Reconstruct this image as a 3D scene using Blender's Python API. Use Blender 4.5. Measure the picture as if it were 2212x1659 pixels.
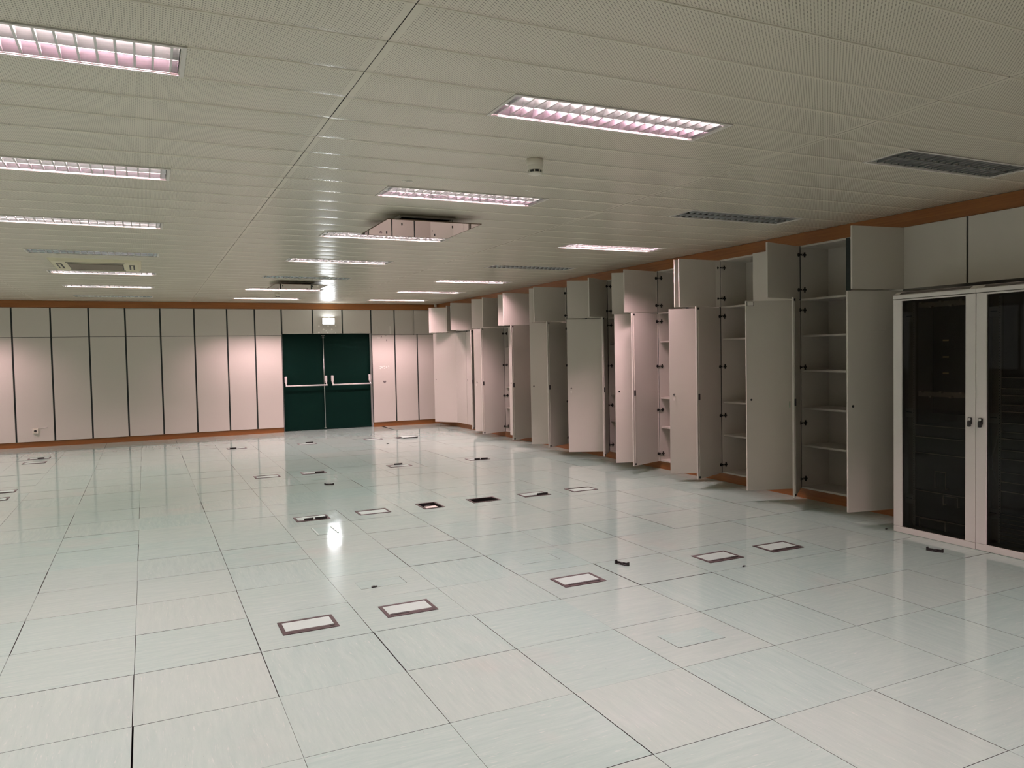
import bpy, bmesh, math, random
from mathutils import Vector, Matrix

# ------------------------------------------------------------------ scene, camera, exposure
for o in list(bpy.data.objects):
    bpy.data.objects.remove(o, do_unlink=True)
SC = bpy.context.scene
COL = SC.collection
SC.view_settings.view_transform = 'Standard'
SC.view_settings.look = 'None'
SC.view_settings.exposure = 0.0
SC.view_settings.gamma = 1.0
SC.view_settings.use_curve_mapping = False
SC.cycles.use_denoising = True
SC.cycles.max_bounces = 10
SC.cycles.diffuse_bounces = 5
SC.cycles.glossy_bounces = 5
SC.cycles.transparent_max_bounces = 8
SC.cycles.caustics_reflective = True
SC.cycles.caustics_refractive = False
SC.cycles.blur_glossy = 1.0
SC.cycles.sample_clamp_indirect = 2.5

CAM_H = 1.5361
FPX = 1663.62
YAW, PITCH, ROLL = 0.4445, -0.03805, -0.02013


def make_camera():
    cd = bpy.data.cameras.new('camera')
    cd.sensor_fit = 'HORIZONTAL'
    cd.sensor_width = 36.0
    cd.lens = FPX / 2212.0 * 36.0
    cd.clip_start = 0.05
    cd.clip_end = 100
    cam = bpy.data.objects.new('camera', cd)
    COL.objects.link(cam)
    cy, sy = math.cos(YAW), math.sin(YAW)
    fw = Vector((sy * math.cos(PITCH), cy * math.cos(PITCH), math.sin(PITCH)))
    rt = Vector((cy, -sy, 0))
    up = rt.cross(fw)
    c, s = math.cos(ROLL), math.sin(ROLL)
    r2 = c * rt + s * up
    u2 = -s * rt + c * up
    m = Matrix((r2, u2, -fw)).transposed().to_4x4()
    m.translation = Vector((0, 0, CAM_H))
    cam.matrix_world = m
    SC.camera = cam


make_camera()
W = bpy.data.worlds.new('world')
SC.world = W
W.use_nodes = True
W.node_tree.nodes['Background'].inputs[0].default_value = (0, 0, 0, 1)
W.node_tree.nodes['Background'].inputs[1].default_value = 0.0

TUBE_STRENGTH = 225.0
EXIT_STRENGTH = 58.0
FILL_STRENGTH = 0.22
TUBE_COLORS = {'pink': (1.0, 0.72, 0.76), 'rose': (1.0, 0.56, 0.70), 'bright': (1.90, 1.26, 1.36), 'white': (1.0, 0.785, 0.80)}

# ------------------------------------------------------------------ key dimensions (metres)
H = 2.713            # ceiling
YB = 16.63           # front of the back wall cabinets
XR = 6.055           # front of the right wall cabinets
ZP, ZS, ZT = 0.105, 2.034, 2.583   # plinth top, split between doors, cabinet top
T0X, T0Y, TILE = 1.7018, 2.985, 0.6
XL, YR = -6.0, -4.0  # left and rear walls
XW, YW = 6.50, 17.06  # wall faces behind the cabinets
STRIP = 2.02 / 6.0
FY0, FDY = 3.33, 2.02  # first light row, pitch
FXC = {'L': -0.445, 'C': 2.185, 'R': 4.795, 'LL': -3.075}
SEAMX, SEAMD = 0.86, 2.625

# ------------------------------------------------------------------ materials


def lin(c):
    return tuple(((v / 12.92) if v <= 0.04045 else ((v + 0.055) / 1.055) ** 2.4) for v in c)


class NT:
    def __init__(self, name):
        self.m = bpy.data.materials.new(name)
        self.m.use_nodes = True
        self.t = self.m.node_tree
        self.b = self.t.nodes['Principled BSDF']
        self.out = self.t.nodes['Material Output']

    def n(self, kind, **kw):
        nd = self.t.nodes.new(kind)
        for k, v in kw.items():
            setattr(nd, k, v)
        return nd

    def l(self, a, b):
        self.t.links.new(a, b)

    def math(self, op, a, b=None, c=None):
        nd = self.n('ShaderNodeMath', operation=op)
        for i, v in enumerate((a, b, c)):
            if v is None:
                continue
            if isinstance(v, (int, float)):
                nd.inputs[i].default_value = v
            else:
                self.l(v, nd.inputs[i])
        return nd.outputs[0]

    def mix(self, f, a, b):
        nd = self.n('ShaderNodeMix', data_type='RGBA')
        for s, v in ((nd.inputs['Factor'], f), (nd.inputs[6], a), (nd.inputs[7], b)):
            if isinstance(v, (int, float)):
                s.default_value = v
            elif isinstance(v, tuple):
                s.default_value = (*v[:3], 1)
            else:
                self.l(v, s)
        return nd.outputs[2]

    def noise(self, vec, scale, detail=3, rough=0.5):
        nd = self.n('ShaderNodeTexNoise')
        nd.inputs['Scale'].default_value = scale
        nd.inputs['Detail'].default_value = detail
        nd.inputs['Roughness'].default_value = rough
        if vec is not None:
            self.l(vec, nd.inputs['Vector'])
        return nd.outputs['Fac']

    def pos(self):
        g = self.n('ShaderNodeNewGeometry')
        s = self.n('ShaderNodeSeparateXYZ')
        self.l(g.outputs['Position'], s.inputs[0])
        return g.outputs['Position'], s.outputs[0], s.outputs[1], s.outputs[2]

    def comb(self, x, y, z):
        nd = self.n('ShaderNodeCombineXYZ')
        for i, v in enumerate((x, y, z)):
            if isinstance(v, (int, float)):
                nd.inputs[i].default_value = v
            else:
                self.l(v, nd.inputs[i])
        return nd.outputs[0]

    def range(self, v, a, b, c=0.0, d=1.0):
        nd = self.n('ShaderNodeMapRange')
        self.l(v, nd.inputs[0])
        for i, q in enumerate((a, b, c, d)):
            nd.inputs[i + 1].default_value = q
        return nd.outputs[0]


def simple(name, col, rough=0.5, metal=0.0, spec=0.5, var=0.06, scale=40.0):
    t = NT(name)
    p, x, y, z = t.pos()
    f = t.noise(p, scale, 2)
    c0 = tuple(min(1, v * (1 - var)) for v in col)
    c1 = tuple(min(1, v * (1 + var)) for v in col)
    t.l(t.mix(f, c0, c1), t.b.inputs['Base Color'])
    t.b.inputs['Roughness'].default_value = rough
    t.b.inputs['Metallic'].default_value = metal
    t.b.inputs['Specular IOR Level'].default_value = spec
    return t.m


def emit(name, col, s):
    t = NT(name)
    t.b.inputs['Base Color'].default_value = (0.8, 0.8, 0.8, 1)
    t.b.inputs['Emission Color'].default_value = (*col, 1)
    t.b.inputs['Emission Strength'].default_value = s
    return t.m


def mat_floor():
    t = NT('floor_vinyl_tile')
    p, x, y, z = t.pos()
    at = t.n('ShaderNodeAttribute', attribute_name='tile')
    sp = t.n('ShaderNodeSeparateColor')
    t.l(at.outputs['Color'], sp.inputs[0])
    r1, r2, fl = sp.outputs
    a = t.n('ShaderNodeMix', data_type='FLOAT'); t.l(fl, a.inputs[0]); t.l(x, a.inputs[2]); t.l(y, a.inputs[3])
    b = t.n('ShaderNodeMix', data_type='FLOAT'); t.l(fl, b.inputs[0]); t.l(y, b.inputs[2]); t.l(x, b.inputs[3])
    u, v = a.outputs[0], b.outputs[0]
    off = t.math('MULTIPLY', r2, 37.0)
    wob = t.math('MULTIPLY', t.math('SUBTRACT', t.noise(p, 2.5, 2), 0.5), 0.05)
    v2 = t.math('ADD', v, wob)
    s1 = t.noise(t.comb(t.math('MULTIPLY', u, 4.5), t.math('MULTIPLY', v2, 40.0), off), 1.0, 4, 0.65)
    s2 = t.noise(t.comb(t.math('MULTIPLY', u, 13.0), t.math('MULTIPLY', v2, 110.0), off), 1.0, 3, 0.6)
    base = t.mix(t.range(s1, 0.3, 0.7), (0.335, 0.510, 0.455), (0.402, 0.577, 0.512))
    base = t.mix(t.range(s2, 0.62, 0.80, 0, 0.55), base, (0.70, 0.76, 0.70))
    base = t.mix(t.range(s2, 0.36, 0.22, 0, 0.40), base, (0.28, 0.35, 0.32))
    base = t.mix(t.math('MULTIPLY', r1, 0.26), base, (0.48, 0.55, 0.48))
    st = t.noise(p, 0.9, 4, 0.6)
    base = t.mix(t.range(st, 0.60, 0.78, 0, 0.25), base, (0.56, 0.45, 0.40))
    big = t.noise(p, 0.35, 3)
    base = t.mix(t.range(big, 0.35, 0.65, 0, 0.18), base, (0.53, 0.59, 0.52))
    spk = t.noise(p, 75.0, 1)
    base = t.mix(t.range(spk, 0.80, 0.84, 0, 0.6), base, (0.10, 0.09, 0.08))
    t.l(base, t.b.inputs['Base Color'])
    rr = t.noise(p, 6.0, 4)
    t.l(t.range(rr, 0.3, 0.7, 0.05, 0.10), t.b.inputs['Roughness'])
    t.b.inputs['Specular IOR Level'].default_value = 0.75
    bp = t.n('ShaderNodeBump')
    bp.inputs['Strength'].default_value = 0.06
    bp.inputs['Distance'].default_value = 0.002
    t.l(t.noise(p, 9.0, 3), bp.inputs['Height'])
    t.l(bp.outputs[0], t.b.inputs['Normal'])
    return t.m


def mat_ceiling():
    t = NT('ceiling_perforated_metal')
    p, x, y, z = t.pos()
    PX, PY = 0.0084, STRIP / 22.0
    cx = t.math('DIVIDE', x, PX)
    fx = t.math('FRACT', cx)
    stag = t.math('MULTIPLY', t.math('MODULO', t.math('ABSOLUTE', t.math('FLOOR', cx)), 2.0), 0.5)
    fy = t.math('FRACT', t.math('ADD', t.math('DIVIDE', t.math('SUBTRACT', y, FY0 - STRIP / 2), PY), stag))
    dx = t.math('MULTIPLY', t.math('SUBTRACT', fx, 0.5), PX)
    dy = t.math('MULTIPLY', t.math('SUBTRACT', fy, 0.5), PY)
    d = t.math('SQRT', t.math('ADD', t.math('MULTIPLY', dx, dx), t.math('MULTIPLY', dy, dy)))
    hole = t.range(d, 0.0022, 0.0027, 1, 0)
    sy = t.math('ABSOLUTE', t.math('SUBTRACT', t.math('FRACT', t.math('DIVIDE', t.math('SUBTRACT', y, FY0 - STRIP / 2), STRIP)), 0.5))
    my = t.math('LESS_THAN', sy, 0.5 - 0.026)
    sx = t.math('ABSOLUTE', t.math('SUBTRACT', t.math('FRACT', t.math('DIVIDE', t.math('SUBTRACT', x, SEAMX), SEAMD)), 0.5))
    mx = t.math('LESS_THAN', sx, 0.5 - 0.011)
    hole = t.math('MULTIPLY', hole, t.math('MULTIPLY', mx, my))
    at = t.n('ShaderNodeAttribute', attribute_name='tile')
    sp = t.n('ShaderNodeSeparateColor')
    t.l(at.outputs['Color'], sp.inputs[0])
    dirt = t.noise(p, 1.6, 5, 0.65)
    c = t.mix(t.range(dirt, 0.45, 0.8, 0, 0.25), (0.74, 0.695, 0.57), (0.63, 0.585, 0.47))
    c = t.mix(t.math('MULTIPLY', sp.outputs[0], 0.10), c, (0.62, 0.575, 0.475))
    c = t.mix(t.math('MULTIPLY', hole, 0.92), c, (0.08, 0.07, 0.05))
    t.l(c, t.b.inputs['Base Color'])
    t.b.inputs['Roughness'].default_value = 0.27
    t.b.inputs['Specular IOR Level'].default_value = 0.5
    return t.m


def mat_wood(name, axis, c0, c1):
    t = NT(name)
    p, x, y, z = t.pos()
    u = x if axis == 'x' else y
    w = t.noise(t.comb(t.math('MULTIPLY', u, 1.5), 0.0, t.math('MULTIPLY', z, 60.0)), 1.0, 5, 0.6)
    fine = t.noise(t.comb(t.math('MULTIPLY', u, 12.0), 3.0, t.math('MULTIPLY', z, 260.0)), 1.0, 3)
    c = t.mix(t.range(w, 0.3, 0.7), c0, c1)
    c = t.mix(t.range(fine, 0.5, 0.8, 0, 0.35), c, tuple(v * 0.6 for v in c0))
    t.l(c, t.b.inputs['Base Color'])
    t.b.inputs['Roughness'].default_value = 0.42
    return t.m


def mat_glass():
    t = NT('smoked_glass')
    tr = t.n('ShaderNodeBsdfTransparent')
    tr.inputs[0].default_value = (0.58, 0.57, 0.54, 1)
    gl = t.n('ShaderNodeBsdfGlossy')
    gl.inputs['Roughness'].default_value = 0.02
    fr = t.n('ShaderNodeFresnel')
    fr.inputs[0].default_value = 1.28
    mx = t.n('ShaderNodeMixShader')
    t.l(fr.outputs[0], mx.inputs[0]); t.l(tr.outputs[0], mx.inputs[1]); t.l(gl.outputs[0], mx.inputs[2])
    t.l(mx.outputs[0], t.out.inputs[0])
    return t.m


M = {}
M['floor'] = mat_floor()
M['ceiling'] = mat_ceiling()
M['void'] = simple('dark_void', (0.02, 0.018, 0.016), 0.9)
M['cab'] = simple('beige_laminate', (0.60, 0.575, 0.515), 0.42, var=0.03, scale=220)
M['post'] = simple('dark_green_edge', (0.008, 0.016, 0.013), 0.55)
M['wood_x'] = mat_wood('cherry_wood_along_x', 'x', (0.215, 0.074, 0.016), (0.315, 0.118, 0.029))
M['wood_y'] = mat_wood('cherry_wood_along_y', 'y', (0.215, 0.074, 0.016), (0.315, 0.118, 0.029))
M['wall'] = simple('cream_plaster', (0.80, 0.77, 0.70), 0.8, var=0.03, scale=3)
M['door'] = simple('dark_green_paint', (0.001, 0.0115, 0.0082), 0.5, spec=0.06, var=0.12, scale=5)
M['bar'] = simple('pale_painted_metal', (0.78, 0.74, 0.72), 0.35, var=0.02)
M['steel'] = simple('brushed_steel', (0.62, 0.60, 0.57), 0.3, metal=1.0, var=0.05, scale=90)
M['alu'] = simple('polished_aluminium', (0.86, 0.86, 0.86), 0.14, metal=1.0, var=0.03, scale=90)
M['satin'] = simple('satin_aluminium', (0.60, 0.60, 0.60), 0.30, metal=1.0, var=0.03, scale=90)
M['blade'] = simple('blade_aluminium', (0.80, 0.80, 0.80), 0.34, metal=1.0, var=0.03, scale=90)
M['shaded_alu'] = simple('shaded_specular_aluminium', (0.36, 0.37, 0.38), 0.08, metal=1.0, var=0.03, scale=90)  # unlit lights' reflector: same metal, shade in the troughs put into its colour
M['white'] = simple('white_enamel', (0.72, 0.69, 0.63), 0.4, var=0.02)
M['plastic'] = simple('off_white_plastic', (0.74, 0.70, 0.60), 0.45, var=0.02)
M['ac'] = simple('cream_plastic', (0.68, 0.62, 0.44), 0.5, var=0.03)
M['black'] = simple('black_plastic', (0.012, 0.011, 0.010), 0.45, var=0.2)
M['brown'] = simple('brown_box_plastic', (0.048, 0.034, 0.033), 0.5, var=0.12, scale=60)
M['lid'] = simple('pale_lid_insert', (0.50, 0.66, 0.60), 0.25, var=0.04, scale=30)
M['mirror'] = simple('mirror_acrylic', (0.88, 0.86, 0.84), 0.015, metal=1.0, var=0.01)
M['edge'] = simple('brown_edge', (0.10, 0.065, 0.035), 0.6)
M['rack'] = simple('light_grey_rack_paint', (0.84, 0.81, 0.77), 0.42, var=0.02, scale=150)
M['rackin'] = simple('rack_inner_metal', (0.40, 0.37, 0.33), 0.5, var=0.05)
M['rackcol'] = simple('rack_column_tan', (0.30, 0.25, 0.20), 0.6, var=0.05)
M['device'] = simple('dark_device_case', (0.025, 0.024, 0.023), 0.4, var=0.15)
M['devedge'] = simple('pale_device_edge', (0.42, 0.36, 0.28), 0.5)
M['yellow'] = simple('yellowed_label', (0.55, 0.45, 0.22), 0.6)
M['paper'] = simple('white_label', (0.74, 0.72, 0.66), 0.6)
M['green'] = simple('green_key_tag', (0.01, 0.20, 0.07), 0.4)
M['grey'] = simple('grey_sticker', (0.16, 0.14, 0.14), 0.7, var=0.3, scale=300)
M['glue'] = simple('dried_glue', (0.86, 0.84, 0.78), 0.5, var=0.04)
M['tubeoff'] = simple('unlit_tube_glass', (0.80, 0.80, 0.78), 0.25, var=0.01)
M['glass'] = mat_glass()
for k, c in TUBE_COLORS.items():
    M['tube_' + k] = emit('lit_tube_' + k, c, TUBE_STRENGTH)
M['fill_glow'] = emit('added_pane_fill', (1.0, 1.0, 0.93), FILL_STRENGTH)  # glow of the added panes, soft fill from out of view
M['exit'] = emit('lit_diffuser', (0.92, 0.96, 1.0), EXIT_STRENGTH)

# ------------------------------------------------------------------ mesh builder


class MB:
    def __init__(self):
        self.v, self.f, self.mi, self.col, self.sm = [], [], [], [], []

    def face(self, pts, mi=0, col=None, smooth=False):
        k = len(self.v)
        self.v += [tuple(p) for p in pts]
        self.f.append(tuple(range(k, k + len(pts))))
        self.mi.append(mi); self.col.append(col); self.sm.append(smooth)

    def box(self, x0, x1, y0, y1, z0, z1, mi=0, b=0.0):
        x0, x1 = min(x0, x1), max(x0, x1)
        y0, y1 = min(y0, y1), max(y0, y1)
        z0, z1 = min(z0, z1), max(z0, z1)
        if b <= 0:
            k = len(self.v)
            self.v += [(x0, y0, z0), (x1, y0, z0), (x1, y1, z0), (x0, y1, z0), (x0, y0, z1), (x1, y0, z1), (x1, y1, z1), (x0, y1, z1)]
            for q in ((0, 3, 2, 1), (4, 5, 6, 7), (0, 1, 5, 4), (1, 2, 6, 5), (2, 3, 7, 6), (3, 0, 4, 7)):
                self.f.append(tuple(k + i for i in q)); self.mi.append(mi); self.col.append(None); self.sm.append(False)
            return
        bm = bmesh.new()
        bmesh.ops.create_cube(bm, size=1.0)
        for v in bm.verts:
            v.co = Vector(((x0 + x1) / 2 + v.co.x * (x1 - x0), (y0 + y1) / 2 + v.co.y * (y1 - y0), (z0 + z1) / 2 + v.co.z * (z1 - z0)))
        bmesh.ops.bevel(bm, geom=list(bm.edges), offset=b, segments=2, affect='EDGES', profile=0.5)
        self.add_bm(bm, mi)
        bm.free()

    def add_bm(self, bm, mi=0, mtx=None, smooth=False):
        bm.verts.ensure_lookup_table()
        k = len(self.v)
        bm.verts.index_update()
        for v in bm.verts:
            co = mtx @ v.co if mtx else v.co
            self.v.append(tuple(co))
        for f in bm.faces:
            self.f.append(tuple(k + v.index for v in f.verts)); self.mi.append(mi); self.col.append(None); self.sm.append(smooth)

    def cyl(self, p0, p1, r, n=12, mi=0, r1=None, smooth=True, caps=True):
        p0, p1 = Vector(p0), Vector(p1)
        r1 = r if r1 is None else r1
        d = (p1 - p0).normalized()
        a = d.orthogonal().normalized()
        b = d.cross(a)
        k = len(self.v)
        for i in range(n):
            t = 2 * math.pi * i / n
            e = a * math.cos(t) + b * math.sin(t)
            self.v.append(tuple(p0 + e * r)); self.v.append(tuple(p1 + e * r1))
        for i in range(n):
            j = (i + 1) % n
            self.f.append((k + 2 * i, k + 2 * j, k + 2 * j + 1, k + 2 * i + 1)); self.mi.append(mi); self.col.append(None); self.sm.append(smooth)
        if caps:
            self.f.append(tuple(k + 2 * i for i in reversed(range(n)))); self.mi.append(mi); self.col.append(None); self.sm.append(False)
            self.f.append(tuple(k + 2 * i + 1 for i in range(n))); self.mi.append(mi); self.col.append(None); self.sm.append(False)

    def tube(self, pts, r, n=8, mi=0):
        for a, b in zip(pts[:-1], pts[1:]):
            self.cyl(a, b, r, n, mi)

    def lathe(self, prof, c, n=24, mi=0):
        k = len(self.v)
        for (r, z) in prof:
            for i in range(n):
                t = 2 * math.pi * i / n
                self.v.append((c[0] + r * math.cos(t), c[1] + r * math.sin(t), c[2] + z))
        for s in range(len(prof) - 1):
            for i in range(n):
                j = (i + 1) % n
                self.f.append((k + s * n + i, k + s * n + j, k + (s + 1) * n + j, k + (s + 1) * n + i)); self.mi.append(mi); self.col.append(None); self.sm.append(True)

    def ring(self, x0, x1, y0, y1, w, z0, z1, mi=0, b=0.0):
        self.box(x0, x1, y0, y0 + w, z0, z1, mi, b)
        self.box(x0, x1, y1 - w, y1, z0, z1, mi, b)
        self.box(x0, x0 + w, y0 + w, y1 - w, z0, z1, mi, b)
        self.box(x1 - w, x1, y0 + w, y1 - w, z0, z1, mi, b)

    def disc(self, c, r, axis, t, n=14, mi=0, ry=None):
        # thin disc of thickness t facing -axis / +axis, axis 0,1,2
        c = Vector(c)
        e = [Vector((0, 1, 0)), Vector((1, 0, 0)), Vector((1, 0, 0))][axis]
        f = [Vector((0, 0, 1)), Vector((0, 0, 1)), Vector((0, 1, 0))][axis]
        nrm = Vector([(1, 0, 0), (0, 1, 0), (0, 0, 1)][axis])
        k = len(self.v)
        ry = ry or r
        for s in (-t / 2, t / 2):
            for i in range(n):
                a = 2 * math.pi * i / n
                self.v.append(tuple(c + e * r * math.cos(a) + f * ry * math.sin(a) + nrm * s))
        self.f.append(tuple(range(k, k + n))); self.f.append(tuple(range(k + n, k + 2 * n)))
        self.mi += [mi, mi]; self.col += [None, None]; self.sm += [False, False]
        for i in range(n):
            j = (i + 1) % n
            self.f.append((k + i, k + j, k + n + j, k + n + i)); self.mi.append(mi); self.col.append(None); self.sm.append(False)

    def mesh(self, name, mats):
        me = bpy.data.meshes.new(name)
        me.from_pydata(self.v, [], self.f)
        for m in (mats if isinstance(mats, (list, tuple)) else [mats]):
            me.materials.append(m)
        me.polygons.foreach_set('material_index', self.mi)
        me.polygons.foreach_set('use_smooth', self.sm)
        if any(c is not None for c in self.col):
            ca = me.color_attributes.new('tile', 'FLOAT_COLOR', 'CORNER')
            i = 0
            for f, c in zip(self.f, self.col):
                for _ in f:
                    ca.data[i].color = (*(c or (0, 0, 0)), 1)
                    i += 1
        me.update()
        return me

    def build(self, name, mats, parent=None, loc=None, rz=0.0):
        me = self.mesh(name, mats)
        bm = bmesh.new(); bm.from_mesh(me)
        bmesh.ops.recalc_face_normals(bm, faces=bm.faces)
        bm.to_mesh(me); bm.free()
        return link(name, me, parent, loc, rz)


def link(name, me, parent=None, loc=None, rz=0.0):
    o = bpy.data.objects.new(name, me)
    COL.objects.link(o)
    if parent is not None:
        o.parent = parent
    if loc is not None:
        o.location = loc
    o.rotation_euler = (0, 0, rz)
    return o


def tag(o, label=None, cat=None, group=None, kind=None):
    if label: o['label'] = label
    if cat: o['category'] = cat
    if group: o['group'] = group
    if kind: o['kind'] = kind
    return o


def empty(name, loc, rz=0.0):
    o = bpy.data.objects.new(name, None)
    o.empty_display_size = 0.1
    COL.objects.link(o)
    o.location = loc
    o.rotation_euler = (0, 0, rz)
    return o


def copy_tree(o, parent=None):
    c = o.copy()
    COL.objects.link(c)
    if parent is not None:
        c.parent = parent
    for ch in [q for q in o.children]:
        copy_tree(ch, c)
    return c


RNG = random.Random(7)

# ------------------------------------------------------------------ floor: loose laid raised-floor tiles
FLOOR_HOLES = {(2.6018, 7.485): (0.098, 0.144), (3.2018, 7.485): (0.144, 0.098), (4.4018, 14.085): (0.144, 0.098)}
# wide joints: (column index, row index) -> left, near, right, far gap in metres
WIDE = {(2, 2): (0.007, 0.007, 0, 0), (-1, 1): (0.005, 0, 0, 0), (0, -1): (0.003, 0, 0, 0), (-3, 1): (0, 0, 0.0, 0.0035), (-4, 1): (0, 0, 0.003, 0.004),
        (-3, 0): (0.005, 0, 0, 0), (-3, -1): (0.004, 0, 0, 0), (-1, 0): (0, 0, 0, 0.004), (-2, 0): (0, 0, 0, 0), (5, 0): (0.003, 0, 0, 0.0), (6, 1): (0.0, 0.003, 0.0, 0.003),
        (3, 1): (0.003, 0.003, 0, 0), (4, 0): (0.003, 0, 0, 0), (-2, 10): (0, 0.004, 0, 0), (0, 4): (0.004, 0.003, 0, 0), (-1, 5): (0, 0, 0, 0), (-2, 6): (0, 0.004, 0.002, 0), (1, 5): (0.004, 0.003, 0, 0),
        (2, 5): (0.002, 0.003, 0, 0), (-5, 17): (0, 0.005, 0, 0), (-4, 12): (0, 0.004, 0, 0), (0, 0): (0.003, 0, 0, 0), (2, 0): (0.003, 0, 0, 0), (1, 0): (0.003, 0, 0, 0)}


def build_floor():
    mb = MB()
    i0 = math.floor((XL - T0X) / TILE); i1 = math.ceil((XW - T0X) / TILE)
    j0 = math.floor((YR - T0Y) / TILE); j1 = math.ceil((YW - T0Y) / TILE)
    for i in range(i0, i1):
        for j in range(j0, j1):
            cx, cy = T0X + TILE * (i + .5), T0Y + TILE * (j + .5)
            g = [RNG.choice((.0005, .0006, .0009, .0012, .0018, .0024)) for _ in range(4)]
            w = WIDE.get((i, j))
            if w:
                g = [max(a, b) for a, b in zip(g, w)]
            jx, jy = RNG.uniform(-.0007, .0007), RNG.uniform(-.0007, .0007)
            dz = RNG.uniform(-.0004, .0004)
            tx, ty = RNG.gauss(0, .0007), RNG.gauss(0, .0007)
            fl = 1.0 if RNG.random() < .22 else 0.0
            if 0 <= j <= 1 and i <= -2 or (i, j) in ((-1, 0), (-1, 1), (2, 0), (2, 1), (3, -1), (3, 1), (4, 0), (1, -1), (0, 3)):
                fl = 1.0
            col = (RNG.random(), RNG.random(), fl)
            xa, xb = cx - .3 + g[0] + jx, cx + .3 - g[2] + jx
            ya, yb = cy - .3 + g[1] + jy, cy + .3 - g[3] + jy
            c = [(xa, ya), (xb, ya), (xb, yb), (xa, yb)]
            if (i, j) == (5, 22): c[0] = (xa + .030, ya); c[3] = (xa + .060, yb)
            if (i, j) == (5, 21): c[0] = (xa + .004, ya); c[3] = (xa + .030, yb)

            def Z(x, y):
                return dz + (x - cx) * tx + (y - cy) * ty
            hole = FLOOR_HOLES.get((round(cx, 4), round(cy, 3)))
            if hole:
                hx, hy = hole
                h = [(cx - hx, cy - hy), (cx + hx, cy - hy), (cx + hx, cy + hy), (cx - hx, cy + hy)]
                for k in range(4):
                    q = [c[k], c[(k + 1) % 4], h[(k + 1) % 4], h[k]]
                    mb.face([(x, y, Z(x, y)) for x, y in q], 0, col)
            else:
                mb.face([(x, y, Z(x, y)) for x, y in c], 0, col)
            for k in range(4):
                a, b = c[k], c[(k + 1) % 4]
                mb.face([(a[0], a[1], Z(*a)), (a[0], a[1], -.03), (b[0], b[1], -.03), (b[0], b[1], Z(*b))], 1)
    mb.face([(XL, YR, -.11), (XW, YR, -.11), (XW, YW, -.11), (XL, YW, -.11)], 1)
    me = mb.mesh('floor', [M['floor'], M['void']])
    o = link('floor', me)
    tag(o, kind='structure')
    return o


build_floor()


# ------------------------------------------------------------------ ceiling: perforated metal strips with gaps for the lights
LIGHT_ROWS = [-1, 0, 1, 2, 3, 4, 5, 6]


def build_ceiling():
    mb = MB()
    m0 = math.floor((YR - (FY0 - STRIP / 2)) / STRIP); m1 = math.ceil((YW - (FY0 - STRIP / 2)) / STRIP)
    xs = [SEAMX + SEAMD * k for k in range(-3, 4)]
    N = 8
    for m in range(m0, m1):
        ya, yb = FY0 - STRIP / 2 + m * STRIP, FY0 - STRIP / 2 + (m + 1) * STRIP
        row = m // 6 if m % 6 == 0 else None
        for k in range(len(xs) - 1):
            xa, xb = xs[k] + .002, xs[k + 1] - .002
            spans = [(max(xa, XL), min(xb, XW))]
            if row is not None and row in LIGHT_ROWS:
                for q in FXC.values():
                    new = []
                    for s in spans:
                        if s[0] < q < s[1]:
                            new += [(s[0], q - .632), (q + .632, s[1])]
                        else:
                            new.append(s)
                    spans = new
            tilt = RNG.gauss(0, .0012); dz = RNG.uniform(-.0006, .0006)
            sag = .0011 + RNG.uniform(0, .0006)
            col = (RNG.random(), RNG.random(), 0)
            gap = RNG.choice((.0006, .001, .0015, .0025))
            for s0, s1 in spans:
                if s1 - s0 < .01: continue
                prof = [(ya + gap, .006), (ya + gap + .0005, .0012)]
                for n in range(N + 1):
                    v = -1 + 2 * n / N
                    y = (ya + yb) / 2 + v * ((yb - ya) / 2 - gap - .003)
                    prof.append((y, -sag * (1 - v * v)))
                prof += [(yb - gap - .0005, .0012), (yb - gap, .006)]
                for a, b in zip(prof[:-1], prof[1:]):
                    za = H + a[1] + dz + tilt * (a[0] - (ya + yb) / 2); zb = H + b[1] + dz + tilt * (b[0] - (ya + yb) / 2)
                    mb.face([(s0, a[0], za), (s0, b[0], zb), (s1, b[0], zb), (s1, a[0], za)], 0, col, True)
    mb.face([(XL, YR, H + .14), (XW, YR, H + .14), (XW, YW, H + .14), (XL, YW, H + .14)], 1)
    me = mb.mesh('ceiling', [M['ceiling'], M['void']])
    bm = bmesh.new(); bm.from_mesh(me)
    bmesh.ops.remove_doubles(bm, verts=bm.verts, dist=.00005)
    bm.to_mesh(me); bm.free()
    tag(link('ceiling', me), kind='structure')


build_ceiling()


def structure(name, fn, mats, **kw):
    mb = MB(); fn(mb)
    return tag(mb.build(name, mats), kind='structure')


structure('wall_back', lambda m: m.box(XL, XW + .1, YW, YW + .1, -.11, H + .14), M['wall'])
structure('wall_right', lambda m: m.box(XW, XW + .1, YR, YW, -.11, H + .14), M['wall'])
WIN = [(-2.6 + 3.9 * k, -2.6 + 3.9 * k + 2.6) for k in range(5)]
WZ0, WZ1 = 0.95, 2.45


def left_wall(m):
    m.box(XL - .1, XL, YR - .1, YW + .1, -.11, WZ0); m.box(XL - .1, XL, YR - .1, YW + .1, WZ1, H + .14)
    ys = [YR - .1] + [q for w in WIN for q in w] + [YW + .1]
    for a, b in zip(ys[0::2], ys[1::2]):
        m.box(XL - .1, XL, a, b, WZ0, WZ1)


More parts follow.
